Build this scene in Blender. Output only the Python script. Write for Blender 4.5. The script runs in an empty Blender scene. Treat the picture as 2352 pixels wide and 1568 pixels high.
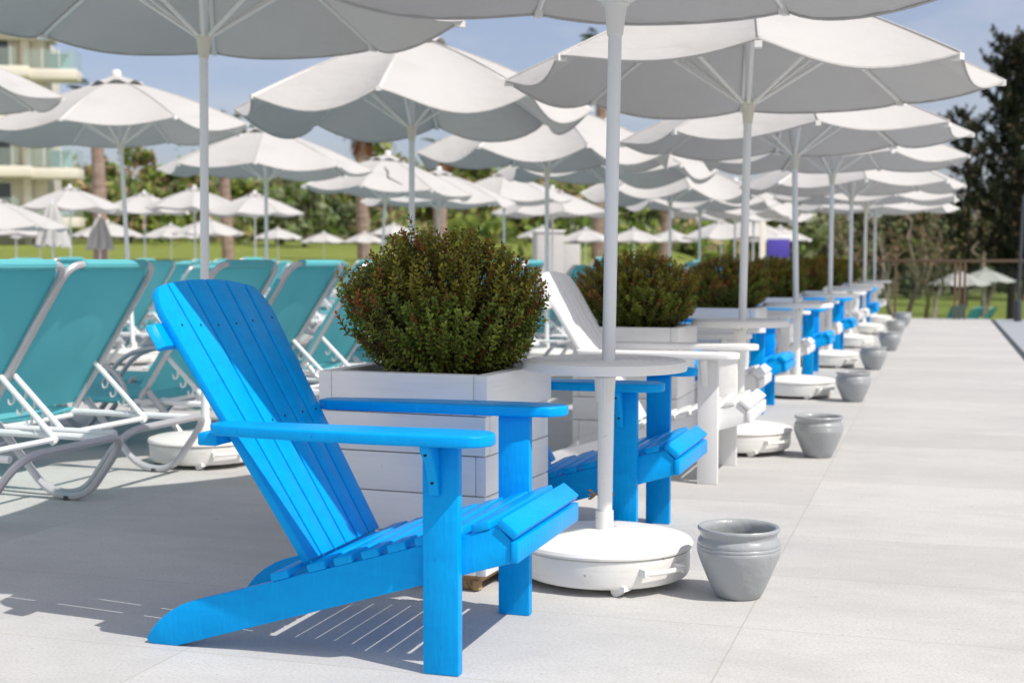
import bpy, bmesh, math, random
from mathutils import Vector, Matrix, Euler
R = math.radians
scene = bpy.context.scene
COL = scene.collection

# ------------------------------------------------------------------ camera, sky, sun, exposure
PITCH = math.atan(253.5 / 4320.0)
ROW = math.atan(984.0 / 3136.0)            # the row of chairs runs this far right of the view direction
cam_d = bpy.data.cameras.new('camera'); cam = bpy.data.objects.new('camera', cam_d); COL.objects.link(cam)
cam.location = (0, 0, 1.0); cam.rotation_euler = (R(90) - PITCH, 0, 0)
cam_d.lens = 48.0; cam_d.sensor_width = 36.0; cam_d.sensor_fit = 'HORIZONTAL'
cam_d.clip_start = 0.05; cam_d.clip_end = 3000
cam_d.dof.use_dof = True; cam_d.dof.focus_distance = 3.85; cam_d.dof.aperture_fstop = 3.8
scene.camera = cam

SUN = Vector((0.627, -0.459, 1.0)).normalized()
EL = math.asin(SUN.z); AZ = math.atan2(SUN.x, SUN.y)
world = bpy.data.worlds.new('World'); scene.world = world; world.use_nodes = True
wn = world.node_tree.nodes; wl = world.node_tree.links
bg = wn['Background']
sky = wn.new('ShaderNodeTexSky'); sky.sky_type = 'NISHITA'; sky.sun_disc = False
sky.sun_elevation = EL; sky.sun_rotation = AZ; sky.air_density = 1.0; sky.dust_density = 2.2; sky.ozone_density = 2.6
bg.inputs[1].default_value = 0.105
# faint high cloud in the sky itself
tc = wn.new('ShaderNodeTexCoord'); mp = wn.new('ShaderNodeMapping'); mp.inputs['Scale'].default_value = (2.2, 2.2, 7.0)
nz = wn.new('ShaderNodeTexNoise'); nz.inputs['Scale'].default_value = 2.3; nz.inputs['Detail'].default_value = 7; nz.inputs['Roughness'].default_value = .62
rp = wn.new('ShaderNodeValToRGB'); rp.color_ramp.elements[0].position = .46; rp.color_ramp.elements[1].position = .80
rp.color_ramp.elements[0].color = (.20, .20, .20, 1); rp.color_ramp.elements[1].color = (.55, .55, .55, 1)
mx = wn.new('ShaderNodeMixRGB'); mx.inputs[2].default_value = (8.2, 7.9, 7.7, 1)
wl.new(tc.outputs['Generated'], mp.inputs[0]); wl.new(mp.outputs[0], nz.inputs['Vector']); wl.new(nz.outputs['Fac'], rp.inputs[0])
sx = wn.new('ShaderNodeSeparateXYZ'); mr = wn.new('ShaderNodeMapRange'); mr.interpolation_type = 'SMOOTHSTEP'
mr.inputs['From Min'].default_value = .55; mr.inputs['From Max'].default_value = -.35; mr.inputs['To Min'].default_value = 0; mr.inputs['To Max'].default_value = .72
ad = wn.new('ShaderNodeMath'); ad.operation = 'MAXIMUM'                       # unseen bright cloud added overhead and behind the camera to lift and neutralise shade
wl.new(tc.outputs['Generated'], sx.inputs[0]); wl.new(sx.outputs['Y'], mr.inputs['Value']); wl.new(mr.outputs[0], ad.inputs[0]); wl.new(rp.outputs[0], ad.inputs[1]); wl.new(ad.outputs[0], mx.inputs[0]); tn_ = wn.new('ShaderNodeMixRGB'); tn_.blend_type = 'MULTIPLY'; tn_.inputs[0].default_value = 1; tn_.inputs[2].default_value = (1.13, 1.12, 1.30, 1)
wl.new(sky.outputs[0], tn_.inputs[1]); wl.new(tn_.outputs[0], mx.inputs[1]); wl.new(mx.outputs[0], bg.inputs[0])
sun_d = bpy.data.lights.new('sun', 'SUN'); sun_d.energy = 4.3; sun_d.angle = R(.5); sun_d.color = (1, .95, .87)
sun = bpy.data.objects.new('sun', sun_d); COL.objects.link(sun)
sun.rotation_euler = SUN.to_track_quat('Z', 'Y').to_euler()
scene.view_settings.view_transform = 'Standard'; scene.view_settings.look = 'None'
scene.view_settings.exposure = 0.0; scene.view_settings.gamma = 1.0
scene.cycles.max_bounces = 8; scene.cycles.transparent_max_bounces = 16
scene.cycles.use_denoising = True

# ------------------------------------------------------------------ frame of the row: v = towards the walkway, u = along the row away from us
UV = Vector((math.sin(ROW), math.cos(ROW), 0)); VV = Vector((math.cos(ROW), -math.sin(ROW), 0))
ORG = Vector((-0.2169, 3.2661, 0))
def RV(v, u, z=0): return ORG + VV * v + UV * u + Vector((0, 0, z))
def toRV(p): q = Vector((p[0], p[1], 0)) - ORG; return q.dot(VV), q.dot(UV)
def at(x, d, z=0): return Vector(((x - 1176) / 3136.0 * d, d, z))
def zat(y, d): return 1.0 + (600 - y) / 3136.0 * d
rng = random.Random(7)
ORD = ['first', 'second', 'third', 'fourth', 'fifth', 'sixth', 'seventh', 'eighth', 'ninth', 'tenth', 'eleventh', 'twelfth',
       'thirteenth', 'fourteenth', 'fifteenth', 'sixteenth', 'seventeenth', 'eighteenth', 'nineteenth', 'twentieth']
ORD += ['twenty-' + o for o in ORD[:9]]
def from_camera(i): return 'nearest the camera' if i == 0 else ORD[i] + ' from the camera'

# ------------------------------------------------------------------ materials
def mat(name, color, rough=.5, spec=.5, noise=None, bump=None, transl=0, coat=0, metallic=0, attr=None, rand=0):
    m = bpy.data.materials.new(name); m.use_nodes = True
    n = m.node_tree.nodes; l = m.node_tree.links; b = n['Principled BSDF']
    b.inputs['Base Color'].default_value = (*color, 1); b.inputs['Roughness'].default_value = rough
    b.inputs['Specular IOR Level'].default_value = spec; b.inputs['Metallic'].default_value = metallic
    if coat: b.inputs['Coat Weight'].default_value = coat; b.inputs['Coat Roughness'].default_value = .12
    t = n.new('ShaderNodeTexCoord'); src = None
    if attr:
        a = n.new('ShaderNodeAttribute'); a.attribute_name = attr; src = a.outputs['Color']
    if noise:                                   # list of (scale xyz, detail, lo, hi, dark colour)
        for (sc, det, lo, hi, c2) in noise:
            mpn = n.new('ShaderNodeMapping'); mpn.inputs['Scale'].default_value = sc
            tn = n.new('ShaderNodeTexNoise'); tn.inputs['Scale'].default_value = 1; tn.inputs['Detail'].default_value = det
            tn.inputs['Roughness'].default_value = .6
            rr = n.new('ShaderNodeValToRGB'); rr.color_ramp.elements[0].position = lo; rr.color_ramp.elements[1].position = hi
            mm = n.new('ShaderNodeMixRGB'); mm.inputs[2].default_value = (*c2, 1)
            if src: l.new(src, mm.inputs[1])
            else: mm.inputs[1].default_value = (*color, 1)
            l.new(t.outputs['Object'], mpn.inputs[0]); l.new(mpn.outputs[0], tn.inputs['Vector'])
            l.new(tn.outputs['Fac'], rr.inputs[0]); l.new(rr.outputs[0], mm.inputs[0]); src = mm.outputs[0]
    if src: l.new(src, b.inputs['Base Color'])
    if bump:                                    # (scale xyz, detail, distance, strength)
        sc, det, dist, st = bump
        mpn = n.new('ShaderNodeMapping'); mpn.inputs['Scale'].default_value = sc
        tn = n.new('ShaderNodeTexNoise'); tn.inputs['Scale'].default_value = 1; tn.inputs['Detail'].default_value = det
        bn = n.new('ShaderNodeBump'); bn.inputs['Distance'].default_value = dist; bn.inputs['Strength'].default_value = st
        l.new(t.outputs['Object'], mpn.inputs[0]); l.new(mpn.outputs[0], tn.inputs['Vector'])
        l.new(tn.outputs['Fac'], bn.inputs['Height']); l.new(bn.outputs[0], b.inputs['Normal'])
    if transl:
        o = n['Material Output']; tr = n.new('ShaderNodeBsdfTranslucent'); ms = n.new('ShaderNodeMixShader')
        ms.inputs[0].default_value = transl
        if src: l.new(src, tr.inputs[0])
        else: tr.inputs[0].default_value = (*color, 1)
        l.new(b.outputs[0], ms.inputs[1]); l.new(tr.outputs[0], ms.inputs[2]); l.new(ms.outputs[0], o.inputs[0])
    return m

M = {}
M['blue'] = mat('blue_paint', (.0, .345, .83), .36, .12, [((9, 9, 30), 4, .45, .95, (.0, .275, .74)), ((90, 90, 14), 3, .55, .8, (.0, .40, .87)), ((45, 45, 45), 3, .72, .76, (.0, .16, .55))], ((70, 70, 16), 4, .0022, .8))
M['white'] = mat('white_paint', (.80, .80, .80), .45, .4, [((6, 6, 22), 4, .55, .95, (.70, .70, .69))], ((50, 50, 20), 3, .001, .45))
M['plank'] = mat('white_planks', (.86, .86, .86), .5, .35, [((3, 3, 40), 4, .5, 1.0, (.76, .76, .77)), ((28, 28, 120), 5, .70, .76, (.45, .44, .42))], ((14, 14, 130), 4, .0012, .7))
M['plastic'] = mat('white_plastic', (.80, .795, .77), .42, .5, [((5, 5, 9), 5, .60, .95, (.66, .63, .57)), ((60, 60, 60), 3, .67, .73, (.48, .45, .40)), ((4, 4, 40), 4, .58, .75, (.70, .68, .63))])
M['cream'] = mat('cream_plastic', (.72, .70, .60), .4, .5, [((30, 30, 30), 3, .55, .9, (.55, .50, .38))])
M['tube'] = mat('white_metal', (.80, .82, .84), .35, .5, [((40, 40, 25), 4, .68, .74, (.55, .53, .50))])
M['grey_tube'] = mat('pale_aluminium', (.55, .545, .57), .38, .5, metallic=.3)
M['canvas'] = mat('canvas', (.52, .51, .50), .85, .2, [((2.2, 2.2, 2.2), 4, .5, .9, (.47, .46, .445)), ((1.2, 1.2, 8), 5, .60, .78, (.44, .425, .40))], ((5, 5, 14), 5, .03, .4), transl=.10)
M['teal'] = mat('turquoise_mesh', (.25, .75, .80), .6, .2, [((3, 3, 3), 3, .5, .9, (.21, .68, .74))], ((260, 260, 260), 2, .0006, .35), transl=.52)
M['pot'] = mat('grey_glaze', (.335, .355, .37), .34, .45, [((7, 7, 7), 5, .5, .85, (.27, .29, .305)), ((70, 70, 70), 2, .74, .79, (.12, .12, .12))], ((38, 38, 30), 5, .005, .7), coat=.15)
M['soil'] = mat('soil', (.018, .013, .01), .95, .1, None, ((40, 40, 40), 4, .02, 1))
M['wood'] = mat('raw_wood', (.45, .30, .16), .8, .2, [((8, 8, 60), 4, .4, .8, (.25, .15, .08))], ((20, 20, 90), 3, .002, .6))
M['screw'] = mat('dark_screw', (.012, .014, .02), .4, .4, metallic=.5)
M['rust'] = mat('rusty_steel', (.22, .15, .10), .5, .5, metallic=.7)
M['seam'] = mat('drain_metal', (.055, .06, .065), .6)
M['leaf'] = mat('boxwood_leaf', (.03, .06, .012), .42, .28, transl=.25, attr='tint')
M['twig'] = mat('twig', (.09, .055, .03), .8, .2)
M['foliage'] = mat('foliage', (.05, .08, .02), .6, .2, transl=.34, attr='tint')
M['bark'] = mat('bark', (.21, .155, .125), .9, .1, [((6, 6, 16), 4, .4, .8, (.11, .08, .065))], ((8, 8, 22), 4, .05, .8))
M['dark_bark'] = mat('dark_bark', (.055, .045, .038), .9, .1, [((6, 6, 16), 4, .4, .8, (.03, .025, .02))])
M['palm_bark'] = mat('palm_bark', (.33, .25, .205), .9, .1, [((2, 2, 9), 3, .4, .7, (.21, .15, .12))], ((3, 3, 22), 3, .06, .8))
M['pale_bark'] = mat('pale_bark', (.30, .25, .21), .9, .1, [((4, 4, 9), 4, .4, .8, (.15, .115, .09))], ((5, 5, 14), 4, .05, .8))
M['wall'] = mat('cream_render', (.72, .69, .60), .85, .2, [((.4, .4, .4), 4, .5, .9, (.63, .60, .52))])
M['slab'] = mat('pale_render', (.74, .70, .62), .85, .2, [((.5, .5, .2), 4, .5, .9, (.64, .60, .52))])
M['glass'] = mat('blue_glass', (.30, .50, .56), .08, .5)
M['window'] = mat('dark_window', (.05, .075, .085), .1, .6)
M['bronze'] = mat('bronze_rail', (.17, .115, .075), .35, .5, metallic=.45)
M['purple'] = mat('purple_sign', (.075, .055, .36), .5, .4)
M['dark'] = mat('dark_metal', (.06, .065, .08), .5, .4)
def glass_mat():
    m = bpy.data.materials.new('fence_glass'); m.use_nodes = True; n = m.node_tree.nodes; l = m.node_tree.links
    b = n['Principled BSDF']; b.inputs['Base Color'].default_value = (.06, .08, .075, 1); b.inputs['Roughness'].default_value = .05
    t = n.new('ShaderNodeBsdfTransparent'); t.inputs[0].default_value = (.90, .94, .92, 1)
    s = n.new('ShaderNodeMixShader'); s.inputs[0].default_value = .94
    l.new(b.outputs[0], s.inputs[1]); l.new(t.outputs[0], s.inputs[2]); l.new(s.outputs[0], n['Material Output'].inputs[0]); return m
M['fence_glass'] = glass_mat()
def rail_glass():
    m = glass_mat(); m.name = 'balcony_glass'; n = m.node_tree.nodes
    n['Principled BSDF'].inputs['Base Color'].default_value = (.60, .66, .64, 1)
    [x for x in n if x.type == 'MIX_SHADER'][0].inputs[0].default_value = .82; return m
M['rail_glass'] = rail_glass()
def tile_mat():
    m = bpy.data.materials.new('stone_tiles'); m.use_nodes = True; n = m.node_tree.nodes; l = m.node_tree.links; b = n['Principled BSDF']
    t = n.new('ShaderNodeTexCoord'); mpn = n.new('ShaderNodeMapping'); mpn.inputs['Location'].default_value = (.66, .001, 0)
    br = n.new('ShaderNodeTexBrick'); br.offset = 0; br.squash = 1
    br.inputs['Scale'].default_value = 1; br.inputs['Brick Width'].default_value = 1.34; br.inputs['Row Height'].default_value = .656
    br.inputs['Mortar Size'].default_value = .0024; br.inputs['Mortar Smooth'].default_value = .15; br.inputs['Bias'].default_value = 0
    br.inputs['Color1'].default_value = (.585, .578, .562, 1); br.inputs['Color2'].default_value = (.515, .508, .495, 1)
    br.inputs['Mortar'].default_value = (.44, .415, .375, 1)
    l.new(t.outputs['Object'], mpn.inputs[0]); l.new(mpn.outputs[0], br.inputs['Vector'])
    src = br.outputs['Color']
    for sc, det, lo, hi, c2, f in (((1.3, 2.4, 1), 5, .42, .70, (.40, .395, .395), .55), ((7, 13, 1), 6, .46, .78, (.43, .425, .42), .38),
                                   ((110, 130, 1), 3, .45, .72, (.34, .335, .33), .6), ((2.3, 3.1, 1), 6, .60, .74, (.45, .42, .37), .35),
                                   ((30, 36, 1), 3, .69, .73, (.16, .15, .14), .55)):
        p2 = n.new('ShaderNodeMapping'); p2.inputs['Scale'].default_value = sc
        tn = n.new('ShaderNodeTexNoise'); tn.inputs['Scale'].default_value = 1; tn.inputs['Detail'].default_value = det; tn.inputs['Roughness'].default_value = .65
        rr = n.new('ShaderNodeValToRGB'); rr.color_ramp.elements[0].position = lo; rr.color_ramp.elements[1].position = hi
        rr.color_ramp.elements[1].color = (f, f, f, 1)
        mm = n.new('ShaderNodeMixRGB'); mm.inputs[2].default_value = (*c2, 1)
        l.new(t.outputs['Object'], p2.inputs[0]); l.new(p2.outputs[0], tn.inputs['Vector']); l.new(tn.outputs['Fac'], rr.inputs[0])
        l.new(rr.outputs[0], mm.inputs[0]); l.new(src, mm.inputs[1]); src = mm.outputs[0]
    l.new(src, b.inputs['Base Color']); b.inputs['Roughness'].default_value = .72; b.inputs['Specular IOR Level'].default_value = .25
    bn = n.new('ShaderNodeBump'); bn.inputs['Distance'].default_value = .0015; bn.inputs['Strength'].default_value = .6
    l.new(tn.outputs['Fac'], bn.inputs['Height']); l.new(bn.outputs[0], b.inputs['Normal']); return m
M['tiles'] = tile_mat()
M['boards'] = mat('deck_boards', (.40, .42, .45), .7, .2, [((1.0, 60, 1), 3, .45, .6, (.27, .29, .32))])
def lawn_mat():
    m = mat('lawn_grass', (.19, .235, .05), .95, .1, [((.12, .12, .12), 5, .45, .7, (.14, .185, .04)), ((.9, .9, .9), 5, .4, .8, (.24, .26, .075))], ((6, 6, 6), 5, .15, .7))
    n = m.node_tree.nodes; l = m.node_tree.links; b = n['Principled BSDF']; src = b.inputs['Base Color'].links[0].from_socket
    g = n.new('ShaderNodeNewGeometry'); sp = n.new('ShaderNodeSeparateXYZ'); mr = n.new('ShaderNodeMapRange')
    mr.inputs['From Min'].default_value = 90; mr.inputs['From Max'].default_value = 104
    mm = n.new('ShaderNodeMixRGB'); mm.inputs[2].default_value = (.085, .08, .042, 1)       # dry scrubby slope beyond the mown lawn
    l.new(g.outputs['Position'], sp.inputs[0]); l.new(sp.outputs['Y'], mr.inputs['Value']); l.new(mr.outputs[0], mm.inputs[0])
    l.new(src, mm.inputs[1]); l.new(mm.outputs[0], b.inputs['Base Color']); return m
M['lawn'] = lawn_mat()

# ------------------------------------------------------------------ mesh building
class MB:
    def __init__(s): s.v = []; s.f = []; s.c = []
    def add(s, vs, fs, col=None):
        o = len(s.v); s.v += [tuple(p) for p in vs]; s.f += [tuple(i + o for i in f) for f in fs]
        if col is not None: s.c += [col] * len(vs)
        return s
    def box(s, c, d, rot=None):
        h = Vector(d) / 2; c = Vector(c); vs = []
        for x in (-1, 1):
            for y in (-1, 1):
                for z in (-1, 1):
                    p = Vector((x * h.x, y * h.y, z * h.z))
                    if rot is not None: p = rot @ p
                    vs.append(c + p)
        return s.add(vs, [(0, 1, 3, 2), (4, 6, 7, 5), (0, 4, 5, 1), (2, 3, 7, 6), (0, 2, 6, 4), (1, 5, 7, 3)])
    def prism(s, poly, a, b, axis='y'):         # poly in the other two axes, extruded from a to b
        n = len(poly); vs = []
        for t in (a, b):
            for p in poly:
                vs.append({'y': (p[0], t, p[1]), 'z': (p[0], p[1], t), 'x': (t, p[0], p[1])}[axis])
        fs = [tuple(range(n))[::-1], tuple(range(n, 2 * n))] + [(i, (i + 1) % n, n + (i + 1) % n, n + i) for i in range(n)]
        return s.add(vs, fs)
    def tube(s, path, r, seg=8, closed=False, cap=True):
        P = [Vector(p) for p in path]; n = len(P); rs = r if isinstance(r, (list, tuple)) else [r] * n
        vs = []; nrm = None
        for i in range(n):
            a = P[(i - 1) % n] if (closed or i > 0) else P[i]; b = P[(i + 1) % n] if (closed or i < n - 1) else P[i]
            t = (b - a).normalized()
            if nrm is None: nrm = t.orthogonal().normalized()
            else: nrm = (nrm - t * nrm.dot(t)); nrm = nrm.normalized() if nrm.length > 1e-6 else t.orthogonal().normalized()
            bi = t.cross(nrm)
            for k in range(seg):
                an = 2 * math.pi * k / seg; vs.append(P[i] + (nrm * math.cos(an) + bi * math.sin(an)) * rs[i])
        fs = []
        for i in range(n if closed else n - 1):
            j = (i + 1) % n
            for k in range(seg): fs.append((i * seg + k, i * seg + (k + 1) % seg, j * seg + (k + 1) % seg, j * seg + k))
        if cap and not closed: fs += [tuple(range(seg))[::-1], tuple(range((n - 1) * seg, n * seg))]
        return s.add(vs, fs)
    def lathe(s, prof, seg=32, c=(0, 0, 0), flute=0, fl_from=None):
        vs = []; fs = []; n = len(prof)
        for i, (r, z) in enumerate(prof):
            for k in range(seg):
                an = 2 * math.pi * k / seg; rr = r
                if flute and fl_from and fl_from[0] <= i <= fl_from[1] and k % 4 in (0,): rr = r - flute
                vs.append((c[0] + rr * math.cos(an), c[1] + rr * math.sin(an), c[2] + z))
        for i in range(n - 1):
            for k in range(seg): fs.append((i * seg + k, i * seg + (k + 1) % seg, (i + 1) * seg + (k + 1) % seg, (i + 1) * seg + k))
        fs += [tuple(range(seg))[::-1], tuple(range((n - 1) * seg, n * seg))]
        return s.add(vs, fs)
    def mesh(s, name, m, bevel=0, seg=2, angle=35):
        me = bpy.data.meshes.new(name); me.from_pydata(s.v, [], s.f)
        if s.c:
            at_ = me.attributes.new('tint', 'FLOAT_COLOR', 'POINT')
            flat = []
            for c in s.c: flat += [c[0], c[1], c[2], 1.0]
            at_.data.foreach_set('color', flat)
        if not s.c:
            bm = bmesh.new(); bm.from_mesh(me)
            bmesh.ops.recalc_face_normals(bm, faces=bm.faces)
            if bevel:
                es = [e for e in bm.edges if len(e.link_faces) == 2 and e.calc_face_angle(0) > R(40)]
                bmesh.ops.bevel(bm, geom=es, offset=bevel, segments=seg, profile=.5, affect='EDGES', clamp_overlap=True)
            bm.to_mesh(me); bm.free()
            me.polygons.foreach_set('use_smooth', [True] * len(me.polygons)); me.set_sharp_from_angle(angle=R(angle))
        me.materials.append(m); me.update(); return me
    def build(s, name, m, parent=None, **k): return link(name, s.mesh(name, m, **k), parent)
def link(name, me, parent=None, loc=None, rot=None):
    o = bpy.data.objects.new(name, me); COL.objects.link(o)
    if parent is not None: o.parent = parent
    if loc is not None: o.location = loc
    if rot is not None: o.rotation_euler = rot
    return o
def tag(o, label=None, cat=None, group=None, kind=None):
    if label: o['label'] = label
    if cat: o['category'] = cat
    if group: o['group'] = group
    if kind: o['kind'] = kind
    return o
def thing(name, loc, rz, label, cat, group=None):
    o = bpy.data.objects.new(name, None); COL.objects.link(o); o.empty_display_size = .1
    o.location = loc; o.rotation_euler = (0, 0, rz); return tag(o, label, cat, group)
def copy_tree(root, loc, rz, label):
    def cp(o, parent):
        c = o.copy(); COL.objects.link(c)
        if parent is not None: c.parent = parent
        for ch in kids[o.name]: cp(ch, c)
        return c
    c = cp(root, None); c.location = loc; c.rotation_euler = (0, 0, rz); c['label'] = label; return c
kids = {}
def index(root):
    kids[root.name] = list(root.children)
    for c in root.children: index(c)

# ------------------------------------------------------------------ terrain, deck
def sst(a, b, x): t = max(0, min(1, (x - a) / (b - a))); return t * t * (3 - 2 * t)
def interp(x, pts):
    if x <= pts[0][0]: return pts[0][1]
    for (a, b), (c, d) in zip(pts, pts[1:]):
        if x <= c: return b + (d - b) * (x - a) / (c - a)
    return pts[-1][1]
def ground_h(X, Y):
    v, u = toRV((X, Y))
    hl = interp(Y, [(-1e3, -.3), (51, -.3), (57, 1.0), (100, 2.6), (140, 5.0), (240, 15), (600, 30), (1500, 45)])
    hr = interp(u, [(-1e3, -.3), (21.9, -.3), (22.6, -1.9), (60, -1.62), (100, -1.3), (160, 1.0), (300, 6), (1500, 12)])
    q = X / max(Y, 1.0); t = sst(.11, .21, q) if Y > 18 else 0
    return hl * (1 - t) + hr * t
def grid_terrain():
    mb = MB(); xs = []; ys = []
    x = -900
    while x <= 900: xs.append(x); x += 2.5 if abs(x) < 45 else (8 if abs(x) < 110 else 60)
    y = -60
    while y <= 1400: ys.append(y); y += 1.0 if 14 < y < 62 else (4 if y < 260 else 60)
    vs = [(X, Y, ground_h(X, Y)) for Y in ys for X in xs]; nx = len(xs)
    fs = [(j * nx + i, j * nx + i + 1, (j + 1) * nx + i + 1, (j + 1) * nx + i) for j in range(len(ys) - 1) for i in range(nx - 1)]
    return mb.add(vs, fs).build('lawn_ground', M['lawn'], angle=60)
tag(grid_terrain(), kind='structure')
dk = MB()
dk.prism([(-60, -12), (2.0, -12), (2.0, 22), (-1, 22), (-1, 52), (-60, 52)], -.22, 0, 'z')
deck = dk.build('pool_deck', M['tiles']); deck.location = ORG; deck.rotation_euler = (0, 0, -ROW); tag(deck, kind='structure')
d2 = MB().prism([(2.075, -12), (16, -12), (16, 22), (2.075, 22)], -.22, 0, 'z').build('boardwalk', M['boards']); d2.location = ORG; d2.rotation_euler = (0, 0, -ROW); tag(d2, kind='structure')
d3 = MB().prism([(2.0, -12), (2.075, -12), (2.075, 22), (2.0, 22)], -.2, -.012, 'z').build('drain_channel', M['seam']); d3.location = ORG; d3.rotation_euler = (0, 0, -ROW); tag(d3, kind='structure')

# ------------------------------------------------------------------ slatted garden chair (origin: rear bottom corner of the near front leg; x forward, y across)
def arc(cx, cy, rx, ry, a0, a1, n): return [(cx + rx * math.cos(R(a0 + (a1 - a0) * i / n)), cy + ry * math.sin(R(a0 + (a1 - a0) * i / n))) for i in range(n + 1)]
CY = .3125
def make_chair(material, label, loc, screws):
    m = M[material]
    root = thing('garden_chair', loc, -ROW, label, 'chair', 'slatted garden chairs along the walkway')
    leg = MB().box((.046, .016, .283), (.092, .032, .566)).mesh('leg', m, bevel=.004)
    link('leg', leg, root); link('leg', leg, root, (0, .593, 0))
    prof = [(-.79, .013), (-.777, 0), (-.70, 0), (.214, .278), (.214, .333), (.186, .362), (.12, .346), (-.654, .121), (-.688, .108), (-.722, .088), (-.754, .062), (-.775, .037)]
    rail = MB().prism(prof, 0, .030, 'y').mesh('side_rail', m, bevel=.003)
    link('side_rail', rail, root, (0, .0325, 0)); link('side_rail', rail, root, (0, .563, 0))
    sl = .289; ca = math.atan(sl); zt = lambda x: .121 + sl * (x + .654)
    def slat(x0, x1, th=.021):
        xm = (x0 + x1) / 2; L = (x1 - x0) / math.cos(ca)
        rot = Matrix.Rotation(-ca, 3, 'Y'); c = Vector((xm, CY, zt(xm) + .0008)) + rot @ Vector((0, 0, th / 2))
        return MB().box(c, (L, .566, th), rot).mesh('seat_slat', m, bevel=.004)
    for x0, x1 in ((-.422, -.372), (-.319, -.270), (-.246, -.196), (-.172, -.125), (-.102, -.053), (-.029, .020), (.045, .093), (.1175, .164)):
        link('seat_slat', slat(x0, x1), root)
    rot = Matrix.Rotation(math.atan2(.033, .043) * 1.0, 3, 'Y')
    c = Vector((.1995, CY, .3505)) + rot @ Vector((0, 0, .0125))
    MB().box(c, (.056, .572, .022), rot).build('seat_slat', m, root, bevel=.004)
    MB().box((.2245, CY, .306), (.0195, .572, .052)).build('apron', m, root, bevel=.004)
    # back: six tapering boards under an arched top, lying in a raked plane
    K = .59; ln = math.sqrt(1 + K * K); th = .022
    ex = Vector((-K / ln, 0, 1 / ln)); nx = Vector((1 / ln, 0, K / ln)); P0 = Vector((-.3417, CY, .24))
    hw = lambda z: .232 + .106 * (z - .24)
    def topz(f, i_=0): return .952 - .030 * abs(f + .08) ** 2.2 - (.060 * max(0, (abs(f) - .80) / .20) ** 2)
    for i in range(6):
        f0 = -1 + i / 3.0; f1 = f0 + 1 / 3.0; g = .0036; poly = []
        zb = .238
        poly.append((f0 * hw(zb) + g, zb)); poly.append((f1 * hw(zb) - g, zb))
        N = 7
        for k in range(N + 1):
            f = f1 + (f0 - f1) * k / N; z = topz(f)
            y = f * hw(z) + (-g if k == 0 else g if k == N else 0); poly.append((y, z))
        vs = []
        for off in (0, -th):
            for (y, z) in poly:
                vs.append(P0 + ex * ((z - .24) * ln) + Vector((0, y, 0)) + nx * off)
        n = len(poly); fs = [tuple(range(n)), tuple(range(n, 2 * n))[::-1]] + [(j, n + j, n + (j + 1) % n, (j + 1) % n) for j in range(n)]
        bs = MB().add(vs, fs).build('back_slat', m, root, bevel=.0035)
        if screws:
            for zz in (.575 + rng.uniform(-.004, .004), .825 + .01 * abs(i - 2.5) / 2.5):
                for _ in range(1):
                    ff = (f0 + f1) / 2 + rng.uniform(-.05, .05); y = ff * hw(zz)
                    q = P0 + ex * ((zz - .24) * ln) + Vector((0, y, 0)) + nx * .0004
                    ring = [q + (ex * math.sin(a) + Vector((0, 1, 0)) * math.cos(a)) * .0042 for a in [k * math.pi / 4 for k in range(8)]]
                    sc = MB().add(ring + [p - nx * .004 for p in ring], [tuple(range(8)), tuple(range(8, 16))[::-1]] + [(k, 8 + k, 8 + (k + 1) % 8, (k + 1) % 8) for k in range(8)])
                    sc.build('screw', M['screw'], bs)
    # cleats behind the back
    zc = .825; c = P0 + ex * ((zc - .24) * ln) - nx * (th + .0145)
    b = [(-.325, .0145), (-.345, -.002), (-.325, -.0145), (.325, -.0145), (.345, -.002), (.325, .0145)]
    cl = MB(); vs = []
    for e in (-.034, .034):
        for (y, o) in b: vs.append(c + ex * e + nx * o + Vector((0, y, 0)))
    cl.add(vs, [tuple(range(6)), tuple(range(6, 12))[::-1]] + [(j, (j + 1) % 6, 6 + (j + 1) % 6, 6 + j) for j in range(6)]).build('back_cleat', m, root, bevel=.004)
    MB().box((-.584, CY, .5495), (.055, .625, .033)).build('back_cleat', m, root, bevel=.005)
    # arm rests
    def arm(sgn):
        o = [(-.55, .035), (-.56, .02), (-.56, -.025), (-.54, -.048), (-.50, -.055), (-.30, -.080), (-.10, -.092), (.06, -.090)]
        o += [(.19 - .075 + .075 * math.cos(R(a)), -.018 + .072 * math.sin(R(a))) for a in range(-70, 71, 14)] + [(.06, .056), (-.10, .050), (-.52, .046)]
        if sgn < 0: o = [(x, 2 * CY - y) for x, y in o][::-1]
        return MB().prism(o, .5665, .595, 'z').build('armrest', m, root, bevel=.006, seg=3)
    arm(1); arm(-1)
    # curved brackets under the arms
    for sgn in (1, -1):
        pr = [(-.0005, .566), (-.078, .566), (-.074, .553), (-.058, .535), (-.040, .515), (-.028, .49), (-.020, .465), (-.012, .44), (-.0005, .438)]
        if sgn < 0: pr = [(2 * CY - y, z) for y, z in pr]
        bk = MB().prism(pr, .022, .047, 'x').build('bracket', m, root, bevel=.003)
        if screws:
            for zz, yy in ((.545, -.0685), (.472, -.0232)):
                y = yy if sgn > 0 else 2 * CY - yy
                MB().lathe([(.0042, -.001), (.0042, .001)], 8, (0, 0, 0)).build('screw', M['screw'], bk).matrix_local = Matrix.Translation((.0345, y, zz)) @ Matrix.Rotation(R(70), 4, 'X')
    index(root); return root
protos = {}
CH = [(0, 0.0, 'blue', 'bright blue slatted garden chair nearest the camera beside the leafy planter'),
      (.122, 1.45, 'blue', 'bright blue slatted garden chair right behind the nearest white planter and round table'),
      (.152, 3.02, 'white', 'white slatted garden chair directly behind the second blue chair')]
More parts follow.
